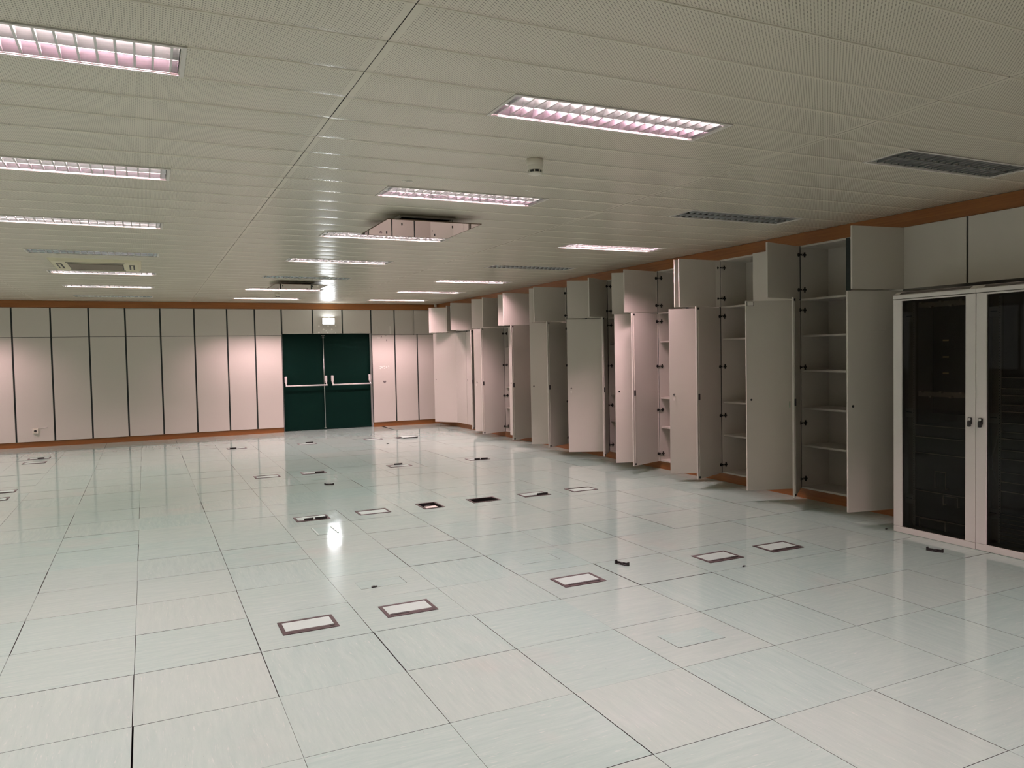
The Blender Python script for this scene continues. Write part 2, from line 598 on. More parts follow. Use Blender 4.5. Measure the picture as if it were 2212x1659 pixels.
structure('wall_left', left_wall, M['wall'])
for k, (a, b) in enumerate(WIN):  # unseen windows added as fill, panes glow to lift the room's brightness
    w = tag(empty('window_%d' % (k + 1), (XL, (a + b) / 2, WZ0)), kind='structure')
    hw = (b - a) / 2
    m = MB(); hh = WZ1 - WZ0
    m.box(-.09, .02, -hw, -hw + .05, 0, hh); m.box(-.09, .02, hw - .05, hw, 0, hh); m.box(-.09, .02, -hw + .05, hw - .05, 0, .05); m.box(-.09, .02, -hw + .05, hw - .05, hh - .05, hh); m.box(-.07, .01, -.025, .025, .05, hh - .05)
    m.build('window_frame', M['white'], w)
    for s in (-1, 1):
        m = MB(); m.box(-.05, -.04, s * .025, s * (hw - .05), .05, hh - .05)
        m.build('fill_pane', M['fill_glow'], w)
structure('wall_rear', lambda m: m.box(XL, XW + .1, YR - .1, YR, -.11, H + .14), M['wall'])


def fascia_back(m):
    m.box(XL, XR, YB + .004, YB + .03, ZT, H - .004)


def fascia_right(m):
    m.box(XR + .004, XR + .03, YR, YB + .004, ZT, H - .004)


structure('trim_1', fascia_back, M['wood_x'])
structure('trim_2', fascia_right, M['wood_y'])
DX0, DX1 = 2.614, 4.520   # door bay
structure('baseboard_back', lambda m: (m.box(XL, DX0 - .012, YB + .03, YB + .05, 0, ZP - .004), m.box(DX1 + .012, XR + .03, YB + .03, YB + .05, 0, ZP - .004)), M['wood_x'])
structure('baseboard_right', lambda m: m.box(XR + .03, XR + .05, 4.66, YB + .03, 0, ZP - .004), M['wood_y'])

# ------------------------------------------------------------------ recessed louvred lights
FL, FW = 1.262, 0.332


def light_meshes():
    out = {}
    m = MB()   # housing
    z1 = .118
    m.box(-.615, .615, -.150, -.146, .001, z1); m.box(-.615, .615, .146, .150, .001, z1)
    m.box(-.615, -.611, -.146, .146, .001, z1); m.box(.611, .615, -.146, .146, .001, z1)
    m.box(-.615, .615, -.150, .150, z1, z1 + .004)
    out['housing'] = m.mesh('housing', M['white'])
    m = MB()
    m.ring(-FL / 2, FL / 2, -FW / 2, FW / 2, .0165, -.004, .002)
    out['frame'] = m.mesh('frame', M['white'])
    m = MB()   # two parabolic troughs
    for yc in (-.0735, .0735):
        w = .072
        pr = []
        for n in range(15):
            v = -1 + 2 * n / 14
            pr.append((yc + v * w, .004 + .078 * (1 - abs(v) ** 2.2)))
        for a, b in zip(pr[:-1], pr[1:]):
            m.face([(-.608, a[0], a[1]), (-.608, b[0], b[1]), (.608, b[0], b[1]), (.608, a[0], a[1])], 0, None, True)
        for x in (-.608, .608):
            m.face([(x, q[0], q[1]) for q in pr])
    m.box(-.608, .608, -.0016, .0016, .002, .008)
    out['reflector'] = m.mesh('reflector', M['satin'])
    out['reflector_off'] = m.mesh('reflector', M['shaded_alu'])
    m = MB()   # wedge shaped cross blades
    NB = 19
    for yc in (-.0735, .0735):
        for k in range(NB):
            x = -.58 + 1.16 * k / (NB - 1)
            zt = .040
            y0, y1 = yc - .0705, yc + .0705
            yt0, yt1 = yc - .052, yc + .052
            b, t = .0045, .0008
            P = [(x - b, y0, .003), (x + b, y0, .003), (x + b, y1, .003), (x - b, y1, .003), (x - t, yt0, zt), (x + t, yt0, zt), (x + t, yt1, zt), (x - t, yt1, zt)]
            for q in ((0, 1, 2, 3), (4, 5, 6, 7), (0, 1, 5, 4), (1, 2, 6, 5), (2, 3, 7, 6), (3, 0, 4, 7)):
                m.face([P[i] for i in q])
    out['louvre'] = m.mesh('louvre', M['blade'])
    for name, mat in (('pink', M['tube_pink']), ('bright', M['tube_bright']), ('rose', M['tube_rose']), ('white', M['tube_white']), ('off', M['tubeoff'])):
        m = MB()
        m.cyl((-.585, 0, .059), (.585, 0, .059), .013, 12, 0, caps=False)
        out['tube_' + name] = m.mesh('tube', mat)
    return out


LM = light_meshes()


def light(xc, row, t1, t2, label):
    r = empty('ceiling_light', (xc, FY0 + FDY * row, H))
    tag(r, label, 'ceiling light', 'recessed louvred ceiling lights')
    for p in ('housing', 'frame', 'reflector', 'louvre'):
        link(p, LM['reflector_off' if p == 'reflector' and t1 == t2 == 'off' else p], r)
    for y, t in ((-.0735, t1), (.0735, t2)):
        q = link('tube', LM['tube_' + t], r, (0, y, 0))
        if t == 'off':
            q['label'] = 'unlit tube'
        else:
            q['label'] = 'lit pinkish tube'


ORD = ['nearest', 'second', 'third', 'fourth', 'fifth', 'sixth', 'farthest']
STATE = {
    'L': ['pink', 'pink', 'white', None, 'white', 'white', None],
    'C': ['mix', 'pink', 'white', 'white', None, 'bright', 'bright'],
    'R': [None, None, 'bright', None, 'bright', 'bright', 'bright'],
    'LL': ['white'] * 6 + ['bright'],
}
CNAME = {'L': 'left', 'C': 'middle', 'R': 'right', 'LL': 'outermost left'}
for c in ('L', 'C', 'R', 'LL'):
    for k in range(7):
        s = STATE[c][k]
        ta, tb = {'pink': ('white', 'rose'), 'mix': ('white', 'rose'), 'white': ('white', 'pink'), 'bright': ('bright', 'bright'), None: ('off', 'off'), 'half': ('off', 'white')}[s]
        state = 'unlit grey' if s is None else ('glowing pink' if s in ('pink', 'mix') else ('lit whitish'))
        lab = '%s louvred ceiling light, %s in the %s column' % (state, ORD[k], CNAME[c])
        if c == 'L' and k == 3: lab = 'unlit grey louvred ceiling light just before the cream air conditioner'
        if c == 'L' and k == 4: lab = 'lit whitish louvred ceiling light just beyond the cream air conditioner'
        if c == 'C' and k == 2: lab = 'whitish louvred ceiling light partly hidden by the pink-reflecting mirror panel'
        if c == 'C' and k == 0: lab = 'large pink and lavender louvred ceiling light nearest along the middle column'
        light(FXC[c], k, ta, tb, lab)
for c in ('L', 'C', 'R', 'LL'):
    for k in (-1,):
        light(FXC[c], k, 'white' if c in ('L', 'LL') else 'bright', 'pink', 'lit louvred ceiling light behind the viewpoint in the %s column' % CNAME[c])

# ------------------------------------------------------------------ cabinets
DT = .019
HINGE_Z_UP = (2.49, 2.136)
HINGE_Z_LO = (1.93, 1.348, .778, .203)


def door_mesh(w, z0, z1, side):
    m = MB()
    if side == 'L':
        m.box(0, w, -DT, 0, z0, z1, 0, .0012)
    else:
        m.box(0, w, 0, DT, z0, z1, 0, .0012)
    return m.mesh('door', M['cab'])


HALF = .585
DM = {}
for s in 'LR':
    DM['u' + s] = door_mesh(HALF, ZS + .006, ZT - .006, s)
    DM['l' + s] = door_mesh(HALF, ZP, ZS - .005, s)


def hinge_mesh():
    m = MB()   # fixed to the cabinet side, local: x into cabinet, y 0 = side wall, toward -y the inside
    m.box(.012, .062, -.012, 0, -.008, .008)
    m.box(.040, .052, -.010, 0, -.026, .026)
    m.box(-.016, .014, -.016, -.004, -.007, .007)
    m.box(-.004, .010, -.018, -.012, -.004, .004, 1)
    return m.mesh('hinge', [M['black'], M['steel']])


HM = hinge_mesh()


def cup_mesh():
    m = MB()
    m.disc((.026, .003, 0), .019, 1, .006, 12, 0)
    m.box(.003, .030, 0, .008, -.007, .007)
    return m.mesh('hinge_cup', M['black'])


CUP = cup_mesh()


def rod_mesh():
    m = MB()
    x = HALF - .034
    m.box(x - .005, x + .005, 0, .007, ZP + .03, ZS - .03)
    return m.mesh('lock_rod', M['cab'])


def lockbox_mesh():
    m = MB()
    x = HALF - .034
    m.box(x - .012, x + .012, 0, .014, .99, 1.06, 0, .004)
    m.box(x - .010, x + .010, .0, .012, ZS - .04, ZS - .018)
    m.box(x - .010, x + .010, .0, .012, ZP + .012, ZP + .034)
    return m.mesh('lock_case', M['black'])


def keyhole_mesh():
    m = MB()
    m.disc((HALF - .05, DT + .0015, 1.03), .011, 1, .004, 14)
    return m.mesh('keyhole', M['black'])


def key_mesh(mat):
    m = MB()
    x = HALF - .05
    m.cyl((x, DT, 1.03), (x, DT + .022, 1.03), .004, 8, 1)
    m.cyl((x, DT + .02, 1.032), (x + .002, DT + .02, 1.004), .0014, 6, 1)
    m.disc((x + .003, DT + .018, .982), .011, 1, .004, 14, 0, .024)
    return m.mesh('key', [mat, M['steel']])


ROD, LOCK, KEYH = rod_mesh(), lockbox_mesh(), keyhole_mesh()
KEYG, KEYW = key_mesh(M['green']), key_mesh(M['paper'])
SHELF_Z = (1.665, 1.31, .927, .543)


def side_cabinet(yF, ang, label, shelves=SHELF_Z, key=None, yN=None):
    """double cabinet on the right wall: far post yF, near post yN; ang = (uL,uR,lL,lR)"""
    yN = yF - 1.2 if yN is None else yN
    yc = (yF + yN) / 2
    r = empty('storage_cabinet', (XR, yc, 0))
    tag(r, label, 'cabinet', 'storage cabinets along the right wall')
    hF, hN = yF - yc, yN - yc
    D = .39
    m = MB()
    T = .018
    m.box(.001, D, hF - T, hF - .0005, ZP, ZT - .001)
    m.box(.001, D, hN + .0005, hN + T, ZP, ZT - .001)
    m.box(D - .008, D, hN + T, hF - T, ZP, ZT - .001)
    m.box(.001, D - .008, hN + T, hF - T, ZT - T - .001, ZT - .001)
    m.box(.001, D - .008, hN + T, hF - T, ZP, ZP + T)
    m.box(.001, D - .008, hN + T, hF - T, ZS - .010, ZS + .010)
    m.build('carcass', M['cab'], r)
    m = MB()
    m.box(.004, D - .008, -.009, .009, ZP + T, ZS - .010); m.box(.004, D - .008, -.009, .009, ZS + .010, ZT - T - .001)
    m.build('partition', M['cab'], r)
    m = MB()
    m.box(-.0005, .004, -.024, .024, ZP + .002, ZT - .004)
    q = m.build('edge_strip', M['post'], r); q['label'] = 'dark green edge strip and joint shade'
    for s in (hF - .012, hN):
        m = MB(); m.box(-.001, .002, s + .0005, s + .0115, ZP + .002, ZT - .004)
        q = m.build('edge_strip', M['post'], r); q['label'] = 'dark green edge strip and joint shade'
    for z in shelves:
        for a, b in ((hN + T + .001, -.010), (.010, hF - T - .001)):
            m = MB(); m.box(.022, D - .009, a, b, z - .010, z + .010, 0, .001)
            m.build('shelf', M['cab'], r)
    for lvl, s, a in (('u', 'L', ang[0]), ('u', 'R', ang[1]), ('l', 'L', ang[2]), ('l', 'R', ang[3])):
        an = math.radians(a)
        if s == 'L':
            d = (-math.sin(an), -math.cos(an)); loc = (-.002, hF - .004, 0)
        else:
            d = (-math.sin(an), math.cos(an)); loc = (-.002, hN + .004, 0)
        rz = math.atan2(d[1], d[0])
        # the slab turns about its inner face corner on the hinge side
        do = link('upper_door' if lvl == 'u' else 'lower_door', DM[lvl + s], r, (*loc[:2], 0), rz)
        if s == 'L':
            for z in (HINGE_Z_UP if lvl == 'u' else HINGE_Z_LO):
                link('hinge', HM, r, (0, hF - T, z))
                link('hinge_cup', CUP, do, (0, 0, z))
            if lvl == 'l':
                link('lock_rod', ROD, do)
                q = link('lock_case', LOCK, do); q['label'] = 'black lock case and rod ends'
        elif lvl == 'l':
            link('keyhole', KEYH, do)
            if key:
                q = link('key', KEYG if key == 'green' else KEYW, do)
                q['label'] = 'key with %s tag' % ('green' if key == 'green' else 'pale')
    return r


UNITS = [
    (5.846, (76, 84, 51.5, 78.5), 'open beige cabinet next to the glass-front racks, bare shelves visible in full', None),
    (7.051, (89.75, 5.75, 66.3, 72.5), 'second open beige cabinet from the racks, small white label on its door corner', None),
    (8.259, (80.25, 80, 68.75, 58), 'third open beige cabinet from the glass-front racks, keys hanging in its door', 'pale'),
    (9.463, (57.5, 57, 39, 73.75), 'fourth open beige cabinet from the glass-front racks', None),
    (10.653, (88, 71, 60, 62), 'fifth open beige cabinet from the glass-front racks, key in its wide lower door', 'pale'),
    (11.850, (82.5, 61.5, 64, 64), 'sixth open beige cabinet from the glass-front racks', None),
    (13.030, (63.7, 63.7, 69, 17.75), 'seventh open beige cabinet from the racks, one lower door nearly shut', None),
    (14.250, (87, 66, 36, 48), 'eighth open beige cabinet from the racks, lower doors half open with a key', 'pale'),
    (15.440, (39.75, 25, 0.5, 0.5), 'ninth beige cabinet from the racks, lower doors shut, upper doors ajar', None),
]
prev = 4.65
cabs = []
for yF, ang, lab, key in UNITS:
    cabs.append(side_cabinet(yF, ang, lab, SHELF_Z if yF in (5.846,) else (1.665, .932, .547), key, prev))
    prev = yF
cabs.append(side_cabinet(16.60, (0.5, 58, 0.5, 35.5), 'tenth beige cabinet from the racks, in the corner by the back wall', (1.665, .932, .547), None, prev))


def door_of(cab, name, n):
    return [c for c in cab.children if c.name.split('.')[0] == name][n]


# small label holder on the second cabinet, green key tag hung on the first cabinet's lock
m = MB(); x = HALF - .045
m.box(x - .035, x + .035, DT, DT + .003, ZS - .056, ZS - .014, 0); m.box(x - .031, x + .031, DT + .003, DT + .0045, ZS - .052, ZS - .018, 1)
q = m.build('label_holder', [M['black'], M['paper']], door_of(cabs[1], 'lower_door', 1)); q['label'] = 'white label in a black holder'
m = MB()
m.cyl((HALF - .03, -DT, 1.045), (HALF - .03, -DT - .025, 1.045), .003, 8, 1)
m.disc((HALF - .024, -DT - .024, 1.005), .016, 1, .005, 14, 0, .032)
q = m.build('key', [M['green'], M['steel']], door_of(cabs[0], 'lower_door', 0)); q['label'] = 'key with green tag'
m = MB()
pts = [(.20, DT + .003, 1.70), (.21, DT + .004, 1.685), (.36, DT + .004, 1.685)]
m.tube(pts, .0018, 6)
q = m.build('scratch', M['cab'], door_of(cabs[0], 'lower_door', 1)); q['label'] = 'faint raised scratch line'


def overhead_cabinet(y0, y1, label):
    r = empty('overhead_cabinet', (XR, (y0 + y1) / 2, ZS + .012))
    tag(r, label, 'cabinet', 'closed cabinets above the glass-front racks')
    h = (y1 - y0) / 2
    z1 = ZT - ZS - .012
    m = MB(); m.box(.002, .39, -h + .0005, h - .0005, 0, z1 - .001)
    m.build('carcass', M['cab'], r)
    m = MB(); m.box(-DT, .0, -h + .008, h - .008, -.004, z1 - .006, 0, .0012)
    m.build('upper_door', M['cab'], r)
    for s in (h - .0115, -h):
        m = MB(); m.box(-.004, .002, s, s + .0115, .0, z1 - .004)
        q = m.build('edge_strip', M['post'], r); q['label'] = 'dark edge strip'


overhead_cabinet(4.062, 4.648, 'closed beige overhead cabinet above the left glass-front rack')
overhead_cabinet(3.455, 4.060, 'closed beige overhead cabinet above the right rack, beside the first overhead cabinet')


# back wall
def back_cabinet(x0, x1, label, xu=None, extra=None):
    r = empty('storage_cabinet', ((x0 + x1) / 2, YB, 0))
    tag(r, label, 'cabinet', 'closed cabinets along the back wall')
    c = (x0 + x1) / 2
    m = MB(); m.box(x0 - c + .0005, x1 - c - .0005, DT + .006, .40, ZP, ZT - .001)
    m.build('carcass', M['cab'], r)
    ux0, ux1 = xu if xu else (x0, x1)
    for a, b, z0, z1 in ((x0 - c, x0 - c + .017, ZP, ZT - .004), (x1 - c - .017, x1 - c, ZP, ZT - .004), (x0 - c + .0172, x1 - c - .0172, ZS - .012, ZS + .012)):  # crosswise strip stands in for the shade in the gap between doors
        m = MB(); m.box(a, b, DT, DT + .006, z0, z1)
        q = m.build('edge_strip', M['post'], r); q['label'] = 'dark green edge strip and joint shade'
    m = MB(); m.box(x0 - c + .015, x1 - c - .015, 0, DT, ZP, ZS - .004, 0, .0012)
    lo = m.build('lower_door', M['cab'], r)
    m = MB(); m.box(ux0 - c + .015, ux1 - c - .015, 0, DT, ZS + .004, ZT - .006, 0, .0012)
    up = m.build('upper_door', M['cab'], r)
    return r, lo, up, c


bx = [-4.632, -4.016, -3.400, -2.783, -2.166, -1.551, -.929, -.310, .305, .923, 1.539, 2.077, 2.614]
nm = {9: 'fourth closed beige cabinet left of the green door', 8: 'fifth closed beige cabinet left of the green door', 10: 'third closed beige cabinet left of the green door', 11: 'second closed beige cabinet left of the green door, a narrow one', 12: 'narrow closed beige cabinet directly left of the green door', 5: 'closed beige cabinet with the wall socket on its lower door',
      6: 'closed beige cabinet just right of the one with the wall socket', 7: 'sixth closed beige cabinet left of the green door', 4: 'closed beige cabinet just left of the one with the wall socket',
      3: 'second closed beige cabinet left of the socket cabinet', 2: 'third closed beige cabinet left of the socket cabinet', 1: 'fourth closed beige cabinet left of the socket cabinet'}
for k in range(1, 13):
    back_cabinet(bx[k - 1], bx[k], nm[k])
ra, loa, upa, ca = back_cabinet(4.520, 5.051, 'closed beige cabinet right of the green door, grey heart sticker and glue dots')
rb, lob, upb, cb = back_cabinet(5.051, 5.574, 'closed beige cabinet second to the right of the green door', (5.051, 5.495))
rc, loc_, upc, cc = back_cabinet(5.574, 6.050, 'closed beige cabinet in the corner beside the open doors', (5.495, 6.050))
m = MB()
for x, z, r_ in ((4.703, 1.335, .014), (4.704, 1.29, .016), (4.741, 1.315, .020), (4.752, 1.305, .014), (4.790, 1.335, .016), (4.795, 1.292, .012), (4.845, 1.315, .017), (4.893, 1.335, .016), (4.893, 1.295, .012)):
    m.disc((x - ca, -.001, z), r_, 1, .003)
m.box(4.648 - ca, 4.715 - ca, -.002, 0, 1.957, 1.972)
q = m.build('glue_spots', M['glue'], loa); q['label'] = 'dried white glue spots'
m = MB()
hp = []
for n in range(28):
    t = 2 * math.pi * n / 28
    hp.append((4.794 - ca + .0022 * 16 * math.sin(t) ** 3, .99 + .0022 * (13 * math.cos(t) - 5 * math.cos(2 * t) - 2 * math.cos(3 * t) - math.cos(4 * t))))
m.face([(a, -.003, b) for a, b in hp]); m.face([(a, 0, b) for a, b in hp])
for n in range(28):
    a, b = hp[n], hp[(n + 1) % 28]
    m.face([(a[0], -.003, a[1]), (b[0], -.003, b[1]), (b[0], 0, b[1]), (a[0], 0, a[1])])
q = m.build('heart_sticker', M['grey'], loa); q['label'] = 'grey heart sticker'
m = MB()
for x, z, w, h in ((4.747, 1.995, .010, .034), (4.845, 2.009, .032, .010), (4.862, 1.912, .012, .036)):
    m.box(x - ca - w / 2, x - ca + w / 2, -.004, 0, z - h / 2, z + h / 2)
q = m.build('tape_scraps', M['black'], loa); q['label'] = 'small black tape scraps'
m = MB()
for x in (4.652, 4.945):
    m.box(x - ca - .006, x - ca + .006, -.002, 0, ZS + .012, 2.225)
q = m.build('glue_strips', M['glue'], upa); q['label'] = 'pale vertical glue strips'

# three panels over the door
OV = [(2.614, 3.254, 'beige overdoor panel at the left above the green door'), (3.254, 3.888, 'beige overdoor panel carrying the lit emergency lamp and glue dots'), (3.888, 4.520, 'beige overdoor panel at the right above the green door')]
for k, (x0, x1, lab) in enumerate(OV):
    c = (x0 + x1) / 2
    r = tag(empty('overdoor_panel', (c, YB, 2.07)), lab, 'panel', 'panels above the green door')
    m = MB(); m.box(x0 - c + .0005, x1 - c - .0005, DT + .006, .20, 0, ZT - 2.071)
    m.build('backing', M['cab'], r)
    for s in (x0 - c, x1 - c - .017):
        m = MB(); m.box(s, s + .017, DT, DT + .006, 0, ZT - 2.074)
        q = m.build('edge_strip', M['post'], r); q['label'] = 'dark edge strip'
    m = MB(); m.box(x0 - c + .015, x1 - c - .015, 0, DT, 0, ZT - 2.076, 0, .0012)
    fp = m.build('front_panel', M['cab'], r)
    if k == 1:
        m = MB()
        for x, z, r_ in ((3.386, 2.226, .020), (3.582, 2.226, .020), (3.743, 2.232, .015), (3.479, 2.155, .020), (3.657, 2.154, .020), (3.382, 2.092, .018), (3.571, 2.09, .016), (3.739, 2.086, .014), (3.535, 2.128, .010), (3.435, 2.10, .008)):
            m.disc((x - c, -.001, z - 2.07), r_, 1, .003)
        q = m.build('glue_spots', M['glue'], fp); q['label'] = 'dried white glue spots'

# emergency lamp
ex = tag(empty('emergency_lamp', (3.583, YB, 2.330)), 'small glowing white emergency lamp above the green double door', 'lamp')
m = MB(); m.box(-.130, .130, -.012, 0, -.066, .066, 0, .004); m.box(-.130, .130, -.050, -.012, -.066, -.060); m.box(-.130, .130, -.034, -.012, .060, .066); m.box(-.130, -.124, -.050, -.012, -.060, .060); m.box(.124, .130, -.050, -.012, -.060, .060); m.build('housing', M['white'], ex)
m = MB(); m.box(-.1235, .1235, -.062, -.014, -.0595, .0595, 0, .018); m.build('diffuser', M['exit'], ex)

# socket
so = tag(empty('power_socket', (-1.862, YB, .302)), 'white power socket with a short loose wire on a closed cabinet', 'socket')
m = MB(); m.box(-.046, .046, -.034, 0, -.046, .046, 0, .006); m.build('box', M['plastic'], so)
m = MB(); m.disc((0, -.034, 0), .022, 1, .004, 18); m.build('outlet', M['black'], so)
m = MB(); m.tube([(.02, -.006, .05), (.06, -.006, .045), (.12, -.006, .052), (.20, -.006, .062)], .003, 6); m.tube([(-.05, -.006, .035), (-.075, -.006, .042)], .003, 6); m.build('wire', M['bar'], so)

# ------------------------------------------------------------------ green double door
dr = tag(empty('door_1', ((DX0 + DX1) / 2, YB + .16, 0)), kind='structure')
dc = (DX0 + DX1) / 2
mid = 3.490 - dc
DW = (DX1 - DX0) / 2


def leaf(x0, x1):
    m = MB(); m.box(x0, x1, 0, .045, .006, 2.066, 0, .002)
    return m.build('leaf', M['door'], dr)


leafL = leaf(-DW + .004, mid - .002)
leafR = leaf(mid + .002, DW - .004)
m = MB(); m.box(-DW + .0005, -DW + .004, -.135, .05, 0, 2.068); m.box(DW - .004, DW - .0005, -.135, .05, 0, 2.068)
m.build('jamb', M['bar'], dr)


def push_bar(lf, x0, x1):
    r = MB(); r.cyl((x0, -.095, .965), (x1, -.095, .965), .016, 14)
    pb = r.build('push_bar', M['bar'], lf)
    for x in (x0, x1):
        q = MB()
        q.box(x - .024, x + .024, -.052, 0, 1.035, 1.165, 0, .006)
        q.box(x - .016, x + .016, -.060, -.020, 1.005, 1.045, 0, .004)
        P = [(x, -.045, 1.03), (x, -.075, .99), (x, -.095, .965)]
        q.tube(P, .013, 10)
        q.disc((x, -.095, .965), .017, 0, .03, 14)
        q.build('bracket', M['bar'], pb)


push_bar(leafL, 2.686 - dc, 3.530 - dc)
push_bar(leafR, 3.668 - dc, 4.490 - dc)
m = MB()
m.cyl((mid + .004, -.022, .04), (mid + .004, -.022, 2.02), .010, 12)
m.box(mid - .030, mid + .038, -.034, 0, 2.018, 2.036); m.box(mid - .018, mid + .026, -.034, 0, 1.975, 1.99); m.box(mid - .020, mid + .028, -.034, 0, .026, .042)
m.build('vertical_rod', M['steel'], leafL)

# ------------------------------------------------------------------ floor boxes
BW, BD, BB = .316, .222, .022


def box_frame_mesh():
    m = MB()
    m.ring(-BW / 2, BW / 2, -BD / 2, BD / 2, BB, -.002, .0045, 0, .0012)
    return m.mesh('frame', M['brown'])


def box_lid_mesh():
    m = MB()
    m.box(-BW / 2 + BB, BW / 2 - BB, -BD / 2 + BB, BD / 2 - BB, -.002, .0028)
    return m.mesh('lid', M['lid'])


FRM, LID = box_frame_mesh(), box_lid_mesh()


def floor_box(x, y, label, side, segs, rz=0.0, opened=False, tall=.03):
    r = tag(empty('floor_box', (x, y, 0), rz), label, 'floor box', 'floor boxes set in the tiles')
    link('frame', FRM, r)
    if not opened:
        link('lid', LID, r)
        sy = -1 if side == 'n' else 1
        band = MB()
        yb = sy * (BD / 2 - BB - .013)
        band.box(-BW / 2 + BB, BW / 2 - BB, yb - .013, yb + .013, .001, .0046)
        band.build('outlet_strip', M['brown'], r)
        for (a, b, up) in segs:
            xa, xb = -BW / 2 + BB + a * (BW - 2 * BB), -BW / 2 + BB + b * (BW - 2 * BB)
            m = MB()
            if up:
                m.box(xa, xb, yb - .010, yb + .012, .0015, .0060); m.box(xa, xb, yb - .012, yb - .006, .002, .026, 0, .002)
            else:
                m.box(xa, xb, yb - .011, yb + .012, .0015, .0066)
            q = m.build('cable_flap', M['black'], r)
            q['label'] = 'raised black flap' if up else 'black cable slot'
    else:
        m = MB()
        w, d, h = BW / 2 - BB, BD / 2 - BB, -.085
        m.box(-w, w, -d, -d + .003, h, .001); m.box(-w, w, d - .003, d, h, .001); m.box(-w, -w + .003, -d, d, h, .001); m.box(w - .003, w, -d, d, h, .001); m.box(-w, w, -d, d, h - .003, h)
        m.build('well', M['black'], r)
        m = MB()
        for k in range(3):
            m.box(-w + .02 + k * .075, -w + .075 + k * .075, -.03, .03, h, h + tall, 0, .004)
        m.build('outlet_block', M['device'], r)
    return r


FB = [
    (1.4018 - .6, 4.485, 'brown framed floor box nearest to view, thin strip at its front', 'n', [(.90, .985, 0)]),
    (1.4018, 4.485, 'brown framed floor box with a black slot at its front left, beside the nearest one', 'n', [(.02, .42, 0)]),
    (2.6018, 4.485, 'brown framed floor box with a full black front slot, near the dropped black clip', 'n', [(.08, .48, 0), (.52, .96, 0)]),
    (3.8018, 4.485, 'brown framed floor box second from the racks in the nearest row', 'n', [(.10, .47, 0), (.55, .94, 0)]),
    (4.4018, 4.485, 'brown framed floor box closest to the glass-front racks', 'n', [(.10, .48, 0), (.55, .97, 0)]),
    (1.4018, 7.485, 'floor box with two upright black flaps, behind the plate with raised edges', 'n', [(.18, .50, 1), (.56, .97, 1)]),
    (2.0018, 7.485, 'floor box with black slot at its rear, between the flapped one and the square hole', 'f', [(.48, .92, 0)]),
    (3.8018, 7.485, 'floor box just right of the black open hole, black flap at its front right', 'n', [(.05, .50, 0), (.50, .97, 1)]),
    (4.4018, 7.485, 'floor box at the right end of the middle row, black slot at its rear', 'f', [(.05, .92, 0)]),
    (1.4018, 10.485, 'floor box left of the one beside the pale floor patch, slot at its rear', 'f', [(.05, .45, 0)]),
    (2.0018, 10.485, 'floor box behind the clip, black at its front right, beside a pale patch', 'n', [(.52, .97, 1)]),
    (3.2018, 10.485, 'floor box with a raised brown flap at its rear, third row', 'f', [(.30, .75, 1)]),
    (4.4018, 10.485, 'floor box with two raised black flaps, third row toward the cabinets', 'n', [(.20, .52, 1), (.56, .97, 1)]),
    (-1.6, 14.60, 'floor box with a wide black gap, below the socket cabinet', 'n', [(.45, .80, 1)]),
    (-1.6, 14.00, 'plain floor box just in front of the one with the black gap', 'n', []),
    (-1.62, 11.02, 'floor box cut by the left edge of view, the farther of two there', 'n', [(.05, .95, 0)]),
    (-1.62, 10.43, 'floor box cut by the left edge of view, the nearer of two there', 'f', [(.05, .95, 0)]),
    (1.4018, 14.17, 'floor box in the far row left of the door, black at its front left', 'n', [(.05, .45, 1)]),
    (2.6018, 14.13, 'floor box in the far row in front of the green door', 'f', [(.45, .95, 1)]),
    (3.8318, 14.17, 'floor box in the far row in front of the heart-sticker cabinet', 'f', [(.02, .45, 0)]),
]
for x, y, lab, side, segs in FB:
    floor_box(x, y, lab, side, segs)
b8 = floor_box(2.6018, 7.485, 'square-looking open floor box with a white card inside, middle row', 'n', [], math.pi / 2, True, .079)
cd = MB(); cd.box(-.062, .062, -.046, .040, 0, .003)
tag(cd.build('card', M['paper'], None, (2.595, 7.438, -.0055), .03), 'white card lying in the open floor box', 'card')
floor_box(3.2018, 7.485, 'open black floor box without a lid, middle row', 'n', [], 0, True)
floor_box(4.4018, 14.085, 'open floor box in the far row, its lid lying askew over it', 'n', [], 0, True)
lidr = tag(empty('loose_cover', (4.475, 13.99, .018)), 'loose white-topped floor box cover lying askew over its open box', 'cover')
m2 = MB(); m2.box(-.140, .140, -.090, .092, .0, .007, 0, .001); m2.build('plate', M['lid'], lidr)
m2 = MB(); m2.box(-.143, .143, -.098, -.0905, -.013, .008, 0, .001); m2.build('rim', M['black'], lidr)
lidr.rotation_euler = (math.radians(2), 0, math.radians(2))

